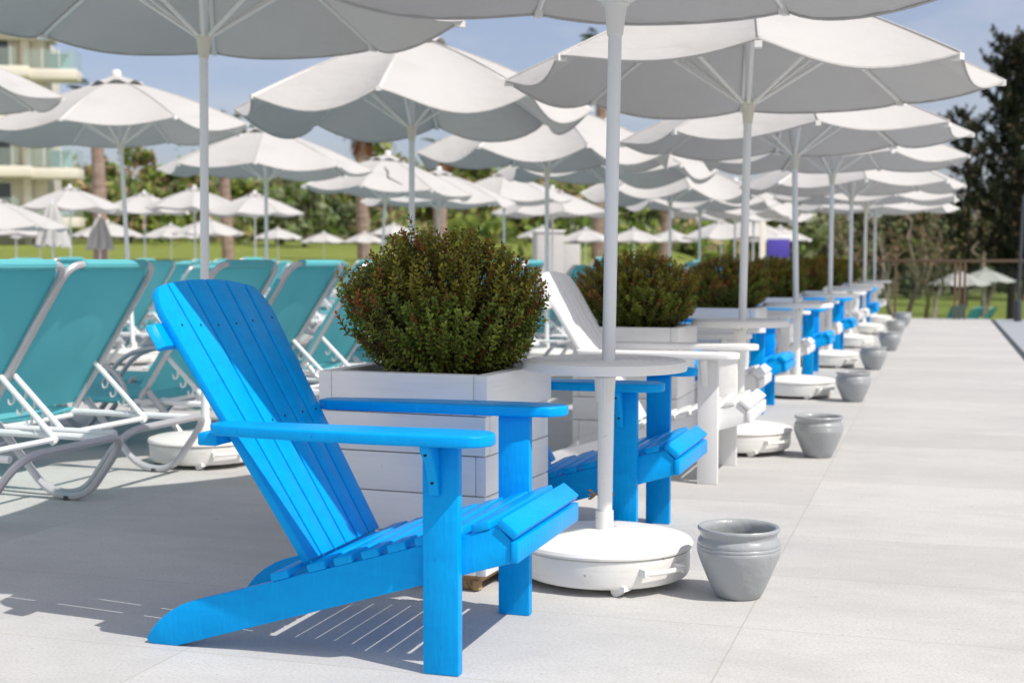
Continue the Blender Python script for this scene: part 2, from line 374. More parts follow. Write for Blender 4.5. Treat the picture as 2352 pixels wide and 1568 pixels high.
for n, (v, u, c) in enumerate([(-.01, 4.67, 'white'), (0.0, 5.93, 'blue'), (-.02, 7.68, 'white'), (.05, 8.98, 'blue'), (.0, 10.7, 'white'), (.06, 12.05, 'blue'), (.02, 13.75, 'white'),
                               (.06, 15.1, 'white'), (.10, 16.75, 'blue'), (.06, 18.1, 'blue'), (.1, 19.7, 'white')]):
    CH.append((v, u, c, '%s slatted garden chair, %s along the walkway row' % (c, from_camera(n + 3))))
for i, (v, u, c, lab) in enumerate(CH):
    if i == 0: make_chair('blue', lab, RV(v, u), True)
    else:
        if c not in protos:
            protos[c] = make_chair(c, lab, RV(v, u), c == 'blue')
        else: copy_tree(protos[c], RV(v, u), -ROW + rng.uniform(-.02, .02), lab)

# ------------------------------------------------------------------ planters and box bushes
def make_planter(loc, rz, label):
    root = thing('planter_box', loc, rz, label, 'planter', 'white plank planters along the walkway')
    W, D, T = .555, .55, .034
    body = MB(); hb = .1215
    for k in range(4):
        z0 = .052 + k * hb; z1 = z0 + hb - .003; alt = k % 2; e = .002 * alt
        fw = W if alt else W - 2 * T; sd = D - 2 * T if alt else D
        for y in (-D / 2 + T / 2, D / 2 - T / 2): body.box((0, y, (z0 + z1) / 2), (fw - .0016, T + e, z1 - z0))
        for x in (-W / 2 + T / 2, W / 2 - T / 2): body.box((x, 0, (z0 + z1) / 2), (T + e, sd - .0016, z1 - z0))
    body.build('plank_body', M['plank'], root, bevel=.004)
    rim = MB(); z0, z1 = .538, .66; o = .008; T2 = .045
    for y in (-D / 2 - o + T2 / 2, D / 2 + o - T2 / 2): rim.box((0, y, (z0 + z1) / 2), (W + 2 * o - 2 * T2 - .001, T2, z1 - z0))
    for x in (-W / 2 - o + T2 / 2, W / 2 + o - T2 / 2): rim.box((x, 0, (z0 + z1) / 2), (T2, D + 2 * o, z1 - z0))
    rim.build('rim', M['plank'], root, bevel=.005)
    MB().box((0, 0, .42), (W - 2 * T - .004, D - 2 * T - .004, .39)).build('soil', M['soil'], root)
    base = MB().box((0, 0, .040), (W - .05, D - .06, .022))
    for x in (-.20, 0, .20):
        for y in (-.21, .21): base.box((x + rng.uniform(-.01, .01), y, .0145), (.07, .06, .029))
    for k in range(8): base.box((.20 + rng.uniform(-.06, .06), -.235 + rng.uniform(-.01, .01), .018), (.012, .03, .030), Matrix.Rotation(rng.uniform(-.5, .5), 3, 'Y'))
    base.build('pallet', M['wood'], root, bevel=.003)
    index(root); return root
def make_bush(seed, red, nshoot=1350):
    r = random.Random(seed); mb = MB(); tw = MB()
    cz = .225
    for s in range(nshoot):
        # direction over a squat dome that narrows to the soil
        z = r.uniform(-.78, 1); a = r.uniform(0, 2 * math.pi); q = math.sqrt(max(0, 1 - z * z)) ** .92
        d = Vector((q * math.cos(a), q * math.sin(a), z))
        lump = 1 + .05 * math.sin(3.1 * a + seed) * q + .05 * math.sin(7 * z + 2 * a)
        if z < 0: d.x *= 1 - .26 * z * z; d.y *= 1 - .26 * z * z
        rad = Vector((.335 * d.x, .315 * d.y, (.215 if z > 0 else .225) * z)) * lump
        depth = r.choice((1, 1, 1, 1, .96, .90, .80))
        tip = rad * depth * r.uniform(.96, 1.05) + Vector((0, 0, cz))
        if r.random() < .03: tip += d * r.uniform(.02, .05)
        sprig = s > nshoot - 9                        # a reddish sprig that sticks out on one side
        if sprig: tip = Vector((-.27 + r.uniform(-.04, .04) - .10 * r.random(), -.16 - .12 * r.random(), cz + .02 + r.uniform(-.04, .03)))
        root_ = Vector((tip.x * .30, tip.y * .30, max(.0, tip.z * .35 - .02)))
        L = r.uniform(.055, .10); dirv = (tip - root_).normalized(); dirv = (dirv + Vector((r.gauss(0, .22), r.gauss(0, .22), r.gauss(.18, .2)))).normalized()
        base = tip - dirv * L
        isred = r.random() < (red * (2.2 if (a % 6.28) > 5.2 or z > .6 else .8))
        isred = isred or sprig; g = r.random()
        c0 = (.14 + .15 * g, .205 + .13 * g, .032 + .022 * g) if not isred else (.27 + .08 * g, .085 + .05 * g, .028)
        if not isred and z > .2: c0 = (c0[0] * 1.25, c0[1] * .95, c0[2] * .8)
        tw.tube([root_ + (base - root_) * .25, base, tip], [.0028, .0016, .0008], 4, cap=False)
        nl = int(L / .0094); side = dirv.orthogonal().normalized(); bi = dirv.cross(side)
        ph = r.uniform(0, 6.28)
        for k in range(nl):
            t = k / max(1, nl - 1); p = base + dirv * (L * t)
            for sg in (0, math.pi):
                an = ph + k * 1.571 + sg
                out = side * math.cos(an) + bi * math.sin(an)
                up = .15 + .75 * t + r.uniform(-.25, .35)
                ld = (out + dirv * up).normalized()
                ll = r.uniform(.0135, .0215) * (1 - .35 * max(0, t - .75) * 4 * .5); w = ll * r.uniform(.27, .34)
                wd = ld.cross(dirv); wd = wd.normalized() if wd.length > 1e-4 else side
                nn = wd.cross(ld).normalized(); cup = ll * .10
                pts = [p, p + ld * ll * .30 + wd * w * .86 + nn * cup, p + ld * ll * .68 + wd * w * .9 + nn * cup, p + ld * ll, p + ld * ll * .68 - wd * w * .9 + nn * cup, p + ld * ll * .30 - wd * w * .86 + nn * cup]
                b = r.uniform(.7, 1.3); col = (c0[0] * b, c0[1] * b, c0[2] * b)
                if isred is False and r.random() < .03: col = (.24 * b, .10 * b, .03)
                if isred and t < .45: col = (.13 * b, .13 * b, .025)
                mb.add(pts, [(0, 1, 2, 3), (0, 3, 4, 5)], col)
    for k in range(10):
        a = k * .63; tw.tube([(.03 * math.cos(a), .03 * math.sin(a), -.04), (.10 * math.cos(a), .10 * math.sin(a), .10), (.2 * math.cos(a), .2 * math.sin(a), .22)], [.008, .006, .003], 5)
    return mb.mesh('foliage', M['leaf']), tw.mesh('stem', M['twig'])
bush_meshes = [make_bush(3, .065), make_bush(11, .17, 1100), make_bush(23, .08, 1100)]
pl0 = None; prz = -ROW - R(4)
for n in range(7):
    loc = RV(-.362 - .01 * (n % 2), 1.09 + 3.03 * n); rz = prz if n == 0 else -ROW + rng.uniform(-.03, .03)
    lab = 'white plank planter box, %s along the walkway row' % from_camera(n)
    if pl0 is None: pl0 = make_planter(loc, rz, lab)
    else: copy_tree(pl0, loc, rz, lab)
    f, s = bush_meshes[0 if n == 0 else 1 + (n % 2)]
    b = thing('boxwood_bush', loc + VV * (.01 if n else .02) + Vector((0, 0, .615)), rng.uniform(0, 6) if n else .1,
              'clipped round boxwood bush growing in the white planter %s' % from_camera(n), 'bush', 'boxwood bushes in the white planters')
    link('foliage', f, b); link('stem', s, b)
    b.scale = (1.0, 1.0, 1.0 + rng.uniform(-.06, .06)) if n else (.945, .945, 1.09)

# ------------------------------------------------------------------ grey pots
def make_pot(label, loc):
    o = [(.0, .0), (.062, .0), (.068, .004), (.084, .035), (.101, .075), (.116, .112), (.1235, .138), (.1245, .146), (.1228, .148), (.1245, .151), (.1240, .157), (.1220, .159), (.1235, .162),
         (.1205, .172), (.115, .180), (.113, .184), (.1145, .192), (.119, .198), (.1225, .203), (.1225, .208), (.119, .212), (.113, .2115), (.107, .207), (.104, .198), (.103, .186), (.106, .172), (.108, .15), (.098, .10), (.07, .03), (.0, .028)]
    p = MB().lathe(o, 56).build('plant_pot', M['pot'], angle=50); p.location = loc
    return tag(p, label, 'pot', 'grey glazed pots along the walkway')
POTS = [(.622, 1.005), (.60, 4.06), (.60, 6.96), (.60, 9.97), (.65, 12.8), (.62, 15.9), (.64, 18.9)]
p0 = None
for n, (v, u) in enumerate(POTS):
    lab = 'empty grey glazed pot on the deck, %s along the walkway' % from_camera(n)
    if p0 is None: p0 = make_pot(lab, RV(v, u))
    else:
        c = p0.copy(); COL.objects.link(c); c.location = RV(v, u); c['label'] = lab; c.rotation_euler = (0, 0, rng.uniform(0, 6))

# ------------------------------------------------------------------ parasols
def canopy_mesh(name, sag, rise, RR=1.28, nr=10, nt=12, seed=1):
    mb = MB(); NR = 8; r = random.Random(seed)
    sg = [sag * r.uniform(.65, 1.35) for _ in range(NR)]; sk = [r.uniform(.75, 1.3) for _ in range(NR)]; tw = [r.uniform(-.012, .012) for _ in range(NR)]
    def rib(i, s):
        a = 2 * math.pi * i / NR
        return Vector((RR * s * math.cos(a), RR * s * math.sin(a), rise * (1 - s) + .035 * math.sin(math.pi * s) + tw[i % NR] * s * s))
    for i in range(NR):
        vs = []; fs = []
        for j in range(nr + 1):
            s = .13 + (1 - .13) * j / nr
            A = rib(i, s); B = rib(i + 1, s)
            for k in range(nt + 1):
                t = k / nt; tt = t ** sk[i]; p = A.lerp(B, t); bow = 4 * tt * (1 - tt)
                p = p * (1 - .045 * bow * s ** 6) if False else Vector((p.x * (1 - .03 * bow * s ** 6), p.y * (1 - .03 * bow * s ** 6), p.z))
                p.z -= sg[i] * bow * s ** 1.8
                p.z += (.006 * math.sin(9 * s + 5 * t + i) + .0035 * math.sin(31 * t + 6 * s + 2 * i + seed)) * bow * s
                vs.append(p)
        for j in range(nr):
            for k in range(nt):
                q = j * (nt + 1) + k; fs.append((q, q + 1, q + nt + 2, q + nt + 1))
        mb.add(vs, fs)
    me = bpy.data.meshes.new(name); me.from_pydata(mb.v, [], mb.f)
    bm = bmesh.new(); bm.from_mesh(me); bmesh.ops.recalc_face_normals(bm, faces=bm.faces); bm.to_mesh(me); bm.free()
    me.polygons.foreach_set('use_smooth', [True] * len(me.polygons)); me.materials.append(M['canvas']); me.set_sharp_from_angle(angle=R(50))
    # hem along the rim
    hem = MB(); path = []
    for i in range(NR):
        for k in range(nt):
            t = k / nt; tt = t ** sk[i]; A = rib(i, 1); B = rib(i + 1, 1); p = A.lerp(B, t); bow = 4 * tt * (1 - tt)
            path.append(Vector((p.x * (1 - .03 * bow), p.y * (1 - .03 * bow), p.z - sg[i] * bow + .006 * math.sin(9 + 5 * t + i) * bow)))
    hem.tube(path, .007, 5, closed=True)
    for i in range(NR):
        hem.tube([rib(i, .13 + .87 * j / 8) + Vector((0, 0, .001)) for j in range(9)], .0075, 5)
    return me, hem.mesh('hem', M['canvas'])
def vent_mesh(rise):
    mb = MB(); NR = 8; r1 = .265; z0 = rise + .045
    for i in range(NR):
        a0 = 2 * math.pi * i / NR; a1 = 2 * math.pi * (i + 1) / NR; vs = []; fs = []
        A = Vector((r1 * math.cos(a0), r1 * math.sin(a0), z0 - .118)); B = Vector((r1 * math.cos(a1), r1 * math.sin(a1), z0 - .118)); T = Vector((0, 0, z0))
        n = 8
        for j in range(4):
            s = .05 + .95 * j / 3
            for k in range(n + 1):
                t = k / n; p = T.lerp(A.lerp(B, t), s); p.z += .055 * max(0, 4 * t * (1 - t) - .38) * s * s; vs.append(p)
        for j in range(3):
            for k in range(n): q = j * (n + 1) + k; fs.append((q, q + 1, q + n + 2, q + n + 1))
        mb.add(vs, fs)
    return mb.mesh('vent_cap', M['canvas'], angle=50)
CANV = {'a': [canopy_mesh('canopy', .064, .50, seed=k) for k in (1, 2, 3, 10, 11, 12, 13)], 'b': [canopy_mesh('canopy', .118, .52, seed=k) for k in (4, 5, 6, 14, 15)], 'c': [canopy_mesh('canopy', .07, .50, nr=6, nt=8, seed=k) for k in (7, 8, 9)]}
VENT = {'a': vent_mesh(.50), 'b': vent_mesh(.52), 'c': vent_mesh(.50)}
RISE = {'a': .50, 'b': .52, 'c': .50}
FIN = MB().lathe([(.045, 0), (.047, .012), (.047, .05), (.040, .064), (.02, .072), (.004, .074)], 14).mesh('finial', M['plastic'])
HUB = MB().lathe([(.022, 0), (.0245, .002), (.030, .05), (.036, .092), (.044, .094), (.044, .112), (.036, .116)], 18).mesh('runner', M['cream'])
HUBW = MB().lathe([(.022, 0), (.0245, .002), (.030, .05), (.036, .092), (.044, .094), (.044, .112), (.036, .116)], 18).mesh('runner', M['plastic'])
def rib_mesh(rise):
    pts = []
    for j in range(7):
        s = .03 + .965 * j / 6; pts.append((1.28 * s, 0, rise * (1 - s) + .035 * math.sin(math.pi * s) - .016))
    mb = MB(); mb.tube(pts, .0125, 6); mb.box((1.262, 0, -.014), (.05, .032, .028)); return mb.mesh('rib', M['plastic'])
def strut_mesh(rise):
    return MB().tube([(.033, 0, 0), (.64, 0, rise * .5 + .035 + .015 + .10)], .0115, 6).mesh('strut', M['plastic'])
RIB = {k: rib_mesh(RISE[k]) for k in RISE}; STRUT = {k: strut_mesh(RISE[k]) for k in RISE}
bp = [(.0, .022), (.25, .022), (.262, .028), (.268, .04), (.272, .108), (.266, .111), (.266, .114), (.2775, .1145), (.279, .121), (.274, .130), (.25, .137), (.15, .151), (.03, .160), (0, .160)]
BASE = MB().lathe(bp, 64).mesh('base', M['plastic'], angle=28)
SLEEVE = MB().lathe([(.0285, .158), (.0285, .216), (.0235, .216), (.0235, .16)], 24).mesh('sleeve', M['plastic'])
def handle_mesh():
    mb = MB(); a0, a1 = R(-40), R(-12); rr = .300
    mb.tube([((rr) * math.cos(a), (rr) * math.sin(a), .077) for a in [a0 + (a1 - a0) * k / 6 for k in range(7)]], .0085, 8)
    for a in (a0, a1): mb.box((.287 * math.cos(a), .287 * math.sin(a), .077), (.038, .016, .024), Matrix.Rotation(a, 3, 'Z'))
    return mb.mesh('handle', M['plastic'], bevel=.002)
HANDLE = handle_mesh()
CASTOR = MB().box((0, 0, .0285), (.072, .038, .016)).tube([(-.0, -.013, .0175), (0, .013, .0175)], .0172, 16).tube([(.02, -.017, .022), (.02, .017, .022)], .006, 6).mesh('castor', M['plastic'])
TABLE = MB().lathe([(0, .664), (.05, .664), (.245, .664), (.25, .660), (.2545, .661), (.2565, .668), (.2565, .684), (.254, .690), (.248, .6915), (.10, .6915), (.0, .6915)], 64).mesh('table_top', M['plastic'])
tg = MB()                                        # raised ring ridges on the table top
for r_ in (.06, .085, .11, .135, .16, .185, .21, .235): tg.lathe([(r_ - .008, .6912), (r_ - .007, .6935), (r_ + .007, .6935), (r_ + .008, .6912)], 48)
RIDGE = tg.mesh('table_ridges', M['plastic'])
COLLAR = MB().lathe([(.022, .562), (.0285, .562), (.0292, .572), (.0335, .632), (.034, .638), (.022, .638)], 64, flute=.002, fl_from=(2, 3)).lathe([(.022, .6405), (.0405, .6405), (.041, .645), (.041, .658), (.039, .662), (.022, .663)], 32).mesh('table_collar', M['plastic'])
WING = MB()
for s_ in (-1, 1):
    WING.tube([(-.030, 0, 0), (-.036, 0, .006 * s_), (-.046, 0, .014 * s_), (-.052, 0, .013 * s_)], [.004, .0045, .004, .003], 6)
WING.tube([(-.052, 0, 0), (.028, 0, 0)], .003, 6); WING.box((.026, 0, 0), (.006, .01, .01)); WING = WING.mesh('wing_nut', M['rust'])
def parasol(loc, rim, kind, label, group, phase=0, lean=(0, 0), base=True, table=False, scale=1.0, k=0, cream=True, detail=True, hub_drop=.225, ctilt=0):
    root = thing('parasol', loc, 0, label, 'parasol', group)
    rot = Euler((lean[1], lean[0], 0))
    apex = rim + RISE[kind]; ht = rim - hub_drop + .0
    pm = MB().tube([(0, 0, .05 if base else 0), (0, 0, apex + .03)], .0212, 12).mesh('pole', M['tube'])
    link('pole', pm, root, None, rot)
    if table:
        MB().lathe([(.0, .2), (.0222, .2), (.0222, .565), (0, .565)], 20).build('pole_sleeve', M['plastic'], root)
    cm, hm = CANV[kind][k % len(CANV[kind])]
    rc = Euler((lean[1] + ctilt, lean[0], 0)).to_matrix(); pv = rot.to_matrix() @ Vector((0, 0, rim))
    def top(name, me, z, rz=0, par=root):
        o = link(name, me, par, pv + rc @ Vector((0, 0, z - rim)), (rc @ Matrix.Rotation(rz, 3, 'Z')).to_euler()); return o
    def up(name, me, z, rz=0, par=root, sc=None):
        q = rot.to_matrix() @ Vector((0, 0, z)); o = link(name, me, par, q, None)
        o.rotation_euler = (rot.to_matrix() @ Matrix.Rotation(rz, 3, 'Z')).to_euler()
        if sc: o.scale = sc
        return o
    cn = top('canopy', cm, rim, phase); link('hem', hm, cn)
    top('vent_cap', VENT[kind], rim, phase); top('finial', FIN, apex + .012)
    if detail:
        up('runner', HUB if cream else HUBW, ht)
        for i in range(8):
            rz = phase + i * math.pi / 4
            top('rib', RIB[kind], rim, rz)
            # strut from the runner out to the middle of its rib
            z0 = ht + .105; z1 = rim + RISE[kind] * .5 + .015
            o = up('strut', STRUT[kind], z0, rz); o.scale = (1, 1, (z1 - z0) / (RISE[kind] * .5 + .15))
    if base:
        bo = link('base', BASE, root); bo.rotation_euler = (0, 0, -ROW + R(-12))
        link('handle', HANDLE, bo)
        for q in range(4):
            a = R(-55) + q * math.pi / 2; link('castor', CASTOR, bo, (.238 * math.cos(a), .235 * math.sin(a), 0), (0, 0, a + .8))
        link('sleeve', SLEEVE, root)
    if table:
        t = link('table_top', TABLE, root); link('table_ridges', RIDGE, t); c = link('table_collar', COLLAR, root); c.rotation_euler = (0, 0, .05)
        link('wing_nut', WING, root, (0, 0, .268), (0, 0, .1))
        MB().lathe([(.005, -.001), (.005, .002)], 8).build('screw', M['screw'], c).matrix_local = Matrix.Translation((0, -.0412, .651)) @ Matrix.Rotation(R(90), 4, 'X')
    if scale != 1.0: root.scale = (scale,) * 3
    return root
PH = {0: R(-90) + R(10), 1: R(-98), 2: R(-95), 3: R(-80), 4: R(-97), 5: R(-88), 6: R(-99)}
GA = 'parasols with round tables along the walkway'
for n in range(7):
    v, u = (.185, 1.11) if n == 0 else (.18, 1.11 + 3.05 * n)
    parasol(RV(v, u), [1.92, 1.94, 1.90, 1.95, 1.87, 1.86, 1.83][n], 'a', 'white parasol with round table at the walkway, %s' % from_camera(n), GA, PH[n],
            (R([.9, 1.0, -1.2, .2, 0, .3, -.2][n]), 0), True, True, k=n, cream=(n != 0), ctilt=R(3.4) if n == 0 else 0)
GB = 'parasols over the front row of sun loungers'
BL = [(-2.29, 2.93, 2.215, -80, .5), (-2.42, 6.04, 2.075, -95, .2), (-2.47, 9.73, 2.02, -75, 0), (-2.55, 12.5, 2.05, -100, .3), (-2.5, 16.2, 1.97, -85, 0), (-2.6, 19.3, 1.95, -90, 0), (-2.5, 22.6, 1.95, -70, 0), (-2.6, 26, 1.95, -70, 0)]
for n, (v, u, rim, ph, ln) in enumerate(BL):
    parasol(RV(v, u), rim, 'b' if n != 0 else 'a', 'white parasol over the front lounger row, %s' % from_camera(n), GB, R(ph), (R(ln), 0), k=n)
GC = 'parasols deeper among the sun loungers'
CL = [(at(-225, 11.0), 2.33, -80, 0, 'white parasol deep among loungers cut by the left picture edge'),
      (at(306, 13.3), 2.26, -97, -2.6, 'white parasol deep among loungers, standing before the cream building'),
      (at(612, 16.5), 2.10, -85, .3, 'white parasol deep among loungers, second right of the cream building'),
      (at(868, 19.9), 2.02, -100, 3.5, 'leaning white parasol deep among loungers with a dark tear mark'),
      (at(1006, 22.7), 1.98, -85, .5, 'white parasol deep among loungers, left of a matching vented pair'),
      (at(1158, 25.9), 2.16, -93, 0, 'white parasol deep among loungers, just right of the reddish palm trunk'),
      (at(1268, 28.7), 2.0, -80, 0, 'white parasol deep among loungers, behind the pole of the third front parasol')]
for n, (loc, rim, ph, ln, lab) in enumerate(CL):
    pz = parasol(loc, rim, 'c', lab, GC, R(ph), (R(ln), 0), k=n)
    if n == 3:                                   # dark tear across one panel
        me = CANV['c'][n % 3][0]; cn = [o for o in pz.children if o.name.startswith('canopy')][0]
        vi = lambda i, j, k: me.vertices[i * 63 + j * 9 + k].co.copy() + Vector((0, 0, .006))
        MB().tube([vi(0, 2, 2), vi(0, 3, 3), vi(0, 4, 3), vi(0, 5, 5)], [.004, .014, .012, .003], 5).build('tear', M['dark'], cn)
GD = 'small white parasols far back near the lawn'
# far parasols: x of the pole, y of the apex, distance, size
DL = [(-15, 445, 24, 1.0), (165, 424, 34, 1.0), (335, 438, 38, 1.0), (450, 426, 36, 1.0), (588, 438, 35, 1.0), (40, 492, 42, 1.0), (95, 512, 52, .9), (250, 504, 50, 1.0), (395, 512, 52, .9),
      (480, 498, 48, 1.0), (640, 521, 52, .72), (745, 531, 54, .72), (838, 531, 54, .72), (905, 511, 50, .72), (1345, 521, 50, .85), (1455, 521, 52, .9), (1540, 524, 54, .85), (1655, 502, 42, 1.0), (1716, 498, 42, 1.0), (1790, 517, 46, .85), (1245, 545, 60, .9)]
DL.sort(key=lambda t: t[0])
for n, (x, y, d, s) in enumerate(DL):
    ap = zat(y, d); g = -.3 if d > 51 and x < 1000 else 0.0
    gz = ground_h(at(x, d).x, d) if d > 50 else 0
    rim = (ap - max(gz, 0)) / s - .50 - .09
    parasol(at(x, d, max(gz, 0)), max(rim, 1.05), 'c', 'small white parasol far back, %s from the left' % ORD[n], GD, R(-80 + 13 * n), base=False, scale=s, k=n, detail=(d < 40))
def closed_parasol(x, d, ytop, ybot, label):
    root = thing('closed_parasol', at(x, d), 0, label, 'parasol', 'folded parasols'); zt, zb = zat(ytop, d), zat(ybot, d)
    MB().tube([(0, 0, 0), (0, 0, zt + .1)], .024, 8).build('pole', M['tube'], root)
    mb = MB(); n = 24; vs = []; rows = 9
    for j in range(rows + 1):
        t = j / rows
        for k in range(n):
            a = 2 * math.pi * k / n; rr = (.05 + .30 * t ** .8) * (1 + .28 * math.cos(8 * a + 1.2 * t)); vs.append((rr * math.cos(a), rr * math.sin(a), zt + (zb - zt) * t + .05 * math.cos(8 * a) * t))
    mb.add(vs, [(j * n + k, j * n + (k + 1) % n, (j + 1) * n + (k + 1) % n, (j + 1) * n + k) for j in range(rows) for k in range(n)]).build('canopy', M['canvas'], root, angle=60)
closed_parasol(124, 30, 470, 566, 'folded white parasol at left, the wider of two')
closed_parasol(232, 38, 500, 572, 'folded white parasol in front of a palm trunk, the narrower of two')

# ------------------------------------------------------------------ sun loungers (origin: under the near rear foot; x towards the walkway, y across)
W_ = .74
def rounded(pts, r, n=5):
    out = []
    for i, p in enumerate(pts):
        p = Vector(p)
        if i == 0 or i == len(pts) - 1: out.append(p); continue
        a = Vector(pts[i - 1]); b = Vector(pts[i + 1]); d1 = (a - p); d2 = (b - p); rr = min(r, d1.length * .48, d2.length * .48)
        A = p + d1.normalized() * rr; B = p + d2.normalized() * rr
        for k in range(n + 1): t = k / n; out.append(A * (1 - t) ** 2 + p * 2 * t * (1 - t) + B * t * t)
    return out
def make_lounger(loc, label, group):
    root = thing('sun_lounger', loc, -ROW, label, 'sun lounger', group); y0, y1 = .02, W_ - .02
    fr = MB()
    for y in (y0 + .035, y1 - .035): fr.tube([(-1.66, y, .275), (-.9, y, .285), (.20, y, .272)], .0145, 8)
    for x in (-1.55, -.80, -.46, -.05): fr.tube([(x, y0 + .035, .262), (x, y1 - .035, .262)], .012, 8)
    fr.build('frame', M['tube'], root)
    hl = rounded([(-.40, y0, .335), (-.02 - .10, y0, .02), (.06, y0, .012), (.262, y0, .285), (.262, y1, .285), (.06, y1, .012), (-.12, y1, .02), (-.40, y1, .335)], .13, 6)
    MB().tube(hl, .0165, 8).build('leg_loop', M['grey_tube'], root)
    fl = rounded([(-1.02, y0, .32), (-1.26, y0, .02), (-1.42, y0, .012), (-1.66, y0, .285), (-1.66, y1, .285), (-1.42, y1, .012), (-1.26, y1, .02), (-1.02, y1, .32)], .13, 6)
    MB().tube(fl, .0165, 8).build('leg_loop', M['grey_tube'], root)
    for y in (y0, y1):
        MB().tube(rounded([(-.52, y, .28), (-.56, y, .40), (-.74, y, .52), (-1.0, y, .47), (-1.14, y, .30)], .16, 5), .0145, 8).build('armrest', M['grey_tube'], root)
        MB().tube([(-.03, y, .0), (-.03, y, .02)], .02, 8).build('foot', M['dark'], root)
    bk = rounded([(-.455, y0 + .02, .30), (0, y0 + .02, .985), (0, y1 - .02, .985), (-.455, y1 - .02, .30)], .085, 6)
    MB().tube(bk, .0165, 8).build('back_frame', M['grey_tube'], root)
    # sling on the back: a thin sag between the tubes, wrapping the top bar
    a = Vector((-.445, 0, .315)); b = Vector((0, 0, .985)); nn = Vector((-(b - a).z, 0, (b - a).x)).normalized(); vs = []; n1, n2 = 10, 10
    for side in (0, .004):
        for j in range(n1 + 1):
            t = j / n1; p = a.lerp(b, t)
            for k in range(n2 + 1):
                s = k / n2; inset = .02 if t < .86 else .02 + .055 * ((t - .86) / .14) ** 2
                y = y0 + inset + (W_ - .04 - 2 * inset) * s
                q = p + nn * (.014 - .028 * 4 * s * (1 - s) * math.sin(math.pi * min(1, t)) + side); vs.append((q.x, y, q.z))
    m_ = (n1 + 1) * (n2 + 1); fs = [(j * (n2 + 1) + k, j * (n2 + 1) + k + 1, (j + 1) * (n2 + 1) + k + 1, (j + 1) * (n2 + 1) + k) for j in range(n1) for k in range(n2)]
    sl = MB().add(vs, fs + [tuple(i + m_ for i in f)[::-1] for f in fs])
    sl.build('back_sling', M['teal'], root, angle=60)
    sv = MB().tube([(0, y0 + .115, .985), (0, y1 - .115, .985)], .0235, 10)
    d_ = (b - a).normalized()
    for y in (y0 + .02, y1 - .02):
        p1 = a + (b - a) * .04; p2 = a + (b - a) * .845; sv.tube([(p1.x - .012, y, p1.z + .012), (p2.x - .012, y, p2.z + .012)], .0195, 8)
    sv.build('sling_sleeve', M['teal'], root)
    st = MB()
    vs = []
    for side in (0, -.006):
        for j in range(9):
            x = -1.64 + (1.19) * j / 8
            for k in range(7):
                s = k / 6; vs.append((x, y0 + .03 + (W_ - .10) * s, .300 - .018 * 4 * s * (1 - s) + side))
    m_ = 63; fs = [(j * 7 + k, j * 7 + k + 1, (j + 1) * 7 + k + 1, (j + 1) * 7 + k) for j in range(8) for k in range(6)]
    st.add(vs, fs + [tuple(i + m_ for i in f)[::-1] for f in fs])
    for y in (y0 + .035, y1 - .035): st.tube([(-1.60, y, .277), (-.9, y, .287), (-.50, y, .283)], .020, 8)
    st.build('seat_sling', M['teal'], root, angle=60)
    for y in (y0 + .045, y1 - .045):
        p = rounded([(-.335, y, .53), (-.08, y, .285), (-.05, y, .255), (-.05, y + (.03 if y < .3 else -.03), .25)], .04, 4)
        s = MB().tube(p, .0125, 8)
        for q in range(4):
            t = .32 + q * .17; x = -.335 + .255 * t; z = .53 - .245 * t
            s.tube(rounded([(x, y, z - .01), (x + .0, y, z - .045), (x - .025, y, z - .055), (x - .028, y, z - .03)], .012, 3), .0055, 6)
        s.build('support_strut', M['tube'], root)
    index(root); return root
GL = 'turquoise sun loungers on the deck'
L0 = None
rows = [(-2.30, [1.10, 1.88, 3.02, 3.85, 4.95, 6.22, 7.05, 8.2, 9.95, 10.75, 11.6, 12.9, 13.7, 14.6, 16.5, 17.3, 18.2, 19.6]),
        (-6.3, [5.3, 6.2, 7.3, 8.75, 9.6, 10.6, 12.1, 12.9, 14.0, 15.6, 16.4, 17.5, 18.7, 19.6, 21, 22]),
        (-8.9, [7.3, 8.2, 10.0, 10.9, 12.0, 13.4, 14.3, 16, 17, 18.6, 19.6, 21.2, 22.2]),
        (-12.4, [11.6, 12.6, 14, 15, 17, 18, 19.5, 20.5, 22.3, 23.3, 25]),
        (-15.4, [16, 17, 19, 20, 22, 23, 25, 26, 27.5])]
rown = ['front row', 'second row', 'third row', 'fourth row', 'fifth row']
for ri, (v, us) in enumerate(rows):
    for i, u in enumerate(us):
        lab = 'turquoise sun lounger, %s in the lounger %s' % (from_camera(i), rown[ri])
        vv = v + (rng.uniform(-.06, .06) if not (ri == 0 and i < 4) else [.03, -.04, .02, .02][i])
        if L0 is None: L0 = make_lounger(RV(vv, u), lab, GL)
        else:
            c = copy_tree(L0, RV(vv, u), -ROW + (rng.uniform(-.05, .05) if not (ri == 0 and i < 4) else 0), lab)
            if not (ri == 0 and i < 4): c.scale = (1, 1, rng.uniform(.95, 1.05))
for i, (x, d) in enumerate([(2185, 52), (2232, 50), (2275, 50)]):
    p = at(x, d); p.z = ground_h(p.x, p.y)
    copy_tree(L0, p, R(-75) + .3 * i, 'turquoise sun lounger on the lower lawn beyond the glass fence, %s from the left' % ORD[i])
for i, (x, d, ya, s) in enumerate([(2203, 55, 619, 1.0), (2262, 57, 613, .98)]):
    p = at(x, d); gz = ground_h(p.x, p.y); p.z = gz
    parasol(p, (zat(ya, d) - gz) / s - .59, 'c', 'white parasol beyond the glass fence, %s' % ['nearer of two', 'farther of two'][i], 'parasols beyond the fence', R(-80), base=False, scale=s, k=i, detail=True)

